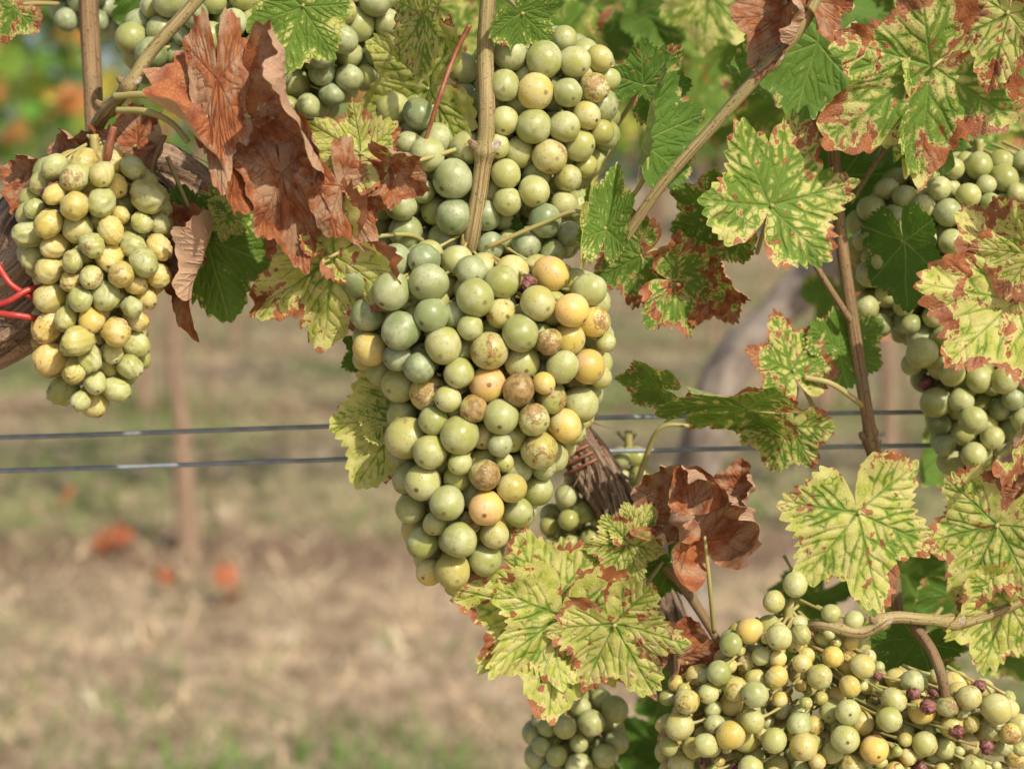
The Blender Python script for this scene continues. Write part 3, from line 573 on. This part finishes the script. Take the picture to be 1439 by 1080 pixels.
# ------------------------------------------------------------------ ground
def ground_mat():
    m=Mat("dry_grass_ground_mat"); ob=m.n('ShaderNodeTexCoord').outputs['Object']
    sp=m.n('ShaderNodeSeparateXYZ',{0:ob})
    n0=m.noise(ob,0.9,4,0.6); n1=m.noise(ob,9,5,0.7); n2=m.noise(ob,45,4,0.7)
    c=m.mix(m.ss(n1,0.38,0.62),(0.24,0.165,0.105),(0.55,0.43,0.295))
    c=m.mix(m.ss(n2,0.4,0.75,0,0.6),c,(0.64,0.52,0.38))
    far=m.ss(sp.outputs[1],3.0,4.2)
    c=m.mix(m.math('MULTIPLY',m.ss(m.math('ADD',n0,m.math('MULTIPLY',far,0.10)),0.48,0.66),0.55),c,(0.25,0.27,0.11))
    w=m.math('ABSOLUTE',m.math('SUBTRACT',m.math('MODULO',m.math('ADD',sp.outputs[1],m.math('MULTIPLY',n1,0.4)),2.7),1.0))
    c=m.mix(m.ss(w,0.10,0.40,0.75,0.0),c,(0.18,0.115,0.08))
    pb=m.n('ShaderNodeBsdfPrincipled',{'Base Color':c,'Roughness':0.95,'Normal':m.bump(m.math('ADD',n1,n2),0.6,0.03),'Specular IOR Level':0.1})
    return m.done(pb.outputs[0])
mesh_obj("ground",[(-150,-60,0),(150,-60,0),(150,250,0),(-150,250,0)],[(0,1,2,3)],ground_mat(),recentre=False)
g=np.random.default_rng(4); nb=60000
yy=1.2+14*g.random(nb)**1.7; xx=(g.random(nb)-.5)*(1.6+yy*1.1)
hh=g.uniform(0.012,0.045,nb); an=g.uniform(0,6.28,nb); wd=g.uniform(0.0015,0.004,nb)*(1+yy*0.15)
lean=g.normal(0,1.0,(nb,2))*hh[:,None]*1.1
pn=np.array([mn.noise(Vector((x*1.1,y*1.1,3))) for x,y in zip(xx,yy)])
pb_=np.array([mn.noise(Vector((x*7,y*4,9)))+0.6*mn.noise(Vector((x*18,y*9,2))) for x,y in zip(xx,yy)])
patch=np.maximum(np.exp(-(((xx+0.22)/0.16)**2+((yy-1.85)/0.2)**2)),np.exp(-(((xx+0.48)/0.12)**2+((yy-1.80)/0.12)**2)))
gr=(pn+g.normal(0,0.12,nb)+np.where(yy>3.3,0.10,-0.06)+patch*0.9)>0.18
hh=np.where(gr,hh*1.5,hh)
V=np.zeros((nb,3,3)); dx=np.cos(an)*wd; dy=np.sin(an)*wd
V[:,0]=np.column_stack([xx-dx,yy-dy,np.zeros(nb)-0.002]);V[:,1]=np.column_stack([xx+dx,yy+dy,np.zeros(nb)-0.002]);V[:,2]=np.column_stack([xx+lean[:,0],yy+lean[:,1],hh])
cg=np.where(gr[:,None],np.array([0.17,0.27,0.07])*g.uniform(.7,1.4,(nb,1)),np.clip(np.array([0.66,0.51,0.345])*g.uniform(.5,1.25,(nb,1))*(1+1.0*pb_[:,None]),0.03,0.9))
mesh_obj("grass",V.reshape(-1,3),np.arange(nb*3).reshape(-1,3).tolist(),attr_leafy("grass_mat",0.3),dict(col=np.repeat(cg,3,0)),smooth=False)
RL=attr_leafy("row_leaf_mat",0.4)
def leafcards(name,C,size,cols,mat,parent=None,g=g):
    n=len(C); base=np.array([(0,-.5),(.35,-.75),(.45,-.25),(.9,-.1),(.5,.2),(.55,.6),(.15,.5),(0,1),(-.15,.5),(-.55,.6),(-.5,.2),(-.9,-.1),(-.45,-.25),(-.35,-.75)])
    a=g.normal(0,1,(n,3)); a/=np.linalg.norm(a,axis=1)[:,None]; b=np.cross(a,g.normal(0,1,(n,3))); b/=np.linalg.norm(b,axis=1)[:,None]; c=np.cross(a,b)
    sz=size*g.uniform(.6,1.3,n); V=C[:,None,:]+sz[:,None,None]*(base[None,:,0,None]*a[:,None,:]+base[None,:,1,None]*b[:,None,:]+(0.25*np.abs(base[None,:,0,None])-.1)*c[:,None,:])
    k=len(base); return mesh_obj(name,V.reshape(-1,3),np.arange(n*k).reshape(n,k).tolist(),mat,dict(col=np.repeat(cols,k,0)),parent=parent,smooth=False)
def leafcols(n,aut=0.12):
    c=np.array([0.12,0.25,0.04])*g.uniform(.4,1.9,(n,1))*np.column_stack([g.uniform(.8,1.6,n),np.ones(n),np.ones(n)])
    q=g.random(n); c[q<aut]=np.array([0.66,0.58,0.12])*g.uniform(.7,1.2,((q<aut).sum(),1)); c[q<aut*0.5]=np.array([0.56,0.24,0.08])*g.uniform(.6,1.3,((q<aut*.5).sum(),1)); return c
for ri,(y0,n) in enumerate(((3.5,2600),(6.2,2600),(8.9,2600),(11.6,2600),(15,3000))):
    W=2.6+y0*0.75; row=empty("grapevine_row",(0,y0,0))
    C=np.column_stack([g.uniform(-W,W,n),y0+g.normal(0,0.16,n),1.02+0.95*g.beta(1.1,1.2,n)]); 
    C[:,2]+=0.06*np.sin(C[:,0]*5+ri)-0.06*(g.random(n)<0.1)
    leafcards("foliage",C,0.055,leafcols(n,0.36 if ri==0 else 0.18),RL,parent=row)
    tr=Acc()
    xs=np.arange(-W,W,0.95)+g.uniform(-.1,.1,len(np.arange(-W,W,0.95)))
    if ri==0: xs=np.array([-2.9,-1.9,-0.83,0.95,1.9,2.9])
    for x in xs:
        V,Fs,U,_=tube_data([(x,y0,-0.05),(x+g.normal(0,.02),y0,0.3),(x+g.normal(0,.03),y0,0.6),(x+g.normal(0,.05),y0,1.1)],[0.034,0.022,0.019,0.018],30,10,rough=0.3); tr.add(V,Fs,U)
        V,Fs,U,_=tube_data([(x+0.06,y0+.03,-0.05),(x+0.06,y0+.03,1.3)],[0.006]*2,4,8); tr.add(V,Fs,U)
    for z in (0.72,0.80): 
        V,Fs,U,_=tube_data([(-W,y0,z),(0,y0,z-.005),(W,y0,z)],[0.0013]*3,8,6); tr.add(V,Fs,U)
    tr.build("trunks",BARK,parent=row)
# fallen autumn leaves
fl=[(165,765,10),(235,820,4),(320,835,5),(150,770,4),(90,705,2)]
C=[]
for a,b,k in fl:
    bb=(540-b)/F; dz=-math.sin(PITCH)+bb*math.cos(PITCH); t=(0.03-CZ)/dz; dyy=math.cos(PITCH)+bb*math.sin(PITCH)
    for i in range(k): C.append((((a-720)/F)*t+g.normal(0,.018),CY+dyy*t+g.normal(0,.02),0.025+g.uniform(0,.045)))
C=np.array(C); leafcards("fallen_leaves",C,0.032,np.array([0.58,0.21,0.10])*g.uniform(.7,1.2,(len(C),1)),RL)
# distant trees
n=16000; ct=g.uniform(-26,26,40); cz=g.uniform(2,6,40); cr=g.uniform(2,3.5,40); k=g.integers(0,40,n)
d=g.normal(0,1,(n,3)); d/=np.linalg.norm(d,axis=1)[:,None]; C=np.column_stack([ct[k],28+g.uniform(-2,2,40)[k],cz[k]])+d*(cr[k]*g.uniform(.6,1.05,n))[:,None]
C=C[C[:,2]>0.1]; tl=empty("tree_line",(0,28,0))
leafcards("crowns",C,0.28,np.array([0.10,0.19,0.04])*g.uniform(.5,1.9,(len(C),1)),RL,parent=tl)
ta=Acc()
for i in range(40):
    V,Fs,U,_=tube_data([(ct[i],28,-.1),(ct[i]+.1,28,cz[i]*.6),(ct[i],28,cz[i]+1)],[.2,.15,.06],10,8,rough=.2); ta.add(V,Fs,U)
ta.build("trunks",BARK,parent=tl)
# ------------------------------------------------------------------ light
sv=Vector((0.46,-0.68,0.68)).normalized(); el=math.asin(sv.z); rot=math.atan2(sv.x,sv.y)
w=bpy.data.worlds.new("World"); scene.world=w; w.use_nodes=True; nt_=w.node_tree; bg=nt_.nodes['Background']
sk=nt_.nodes.new('ShaderNodeTexSky'); sk.sky_type='NISHITA'; sk.sun_disc=False; sk.sun_elevation=el; sk.sun_rotation=rot
sk.dust_density=3.0; sk.ozone_density=0.6
nt_.links.new(sk.outputs[0],bg.inputs[0]); bg.inputs[1].default_value=0.115
sl=bpy.data.lights.new("sun",'SUN'); sl.energy=4.5; sl.angle=math.radians(0.8); sl.color=(1.0,0.90,0.74)
so=bpy.data.objects.new("sun",sl); so.rotation_euler=sv.to_track_quat('Z','Y').to_euler(); so.location=(2,-3,4); scene.collection.objects.link(so)
scene.view_settings.view_transform='Standard'; scene.view_settings.look='None'; scene.view_settings.exposure=0
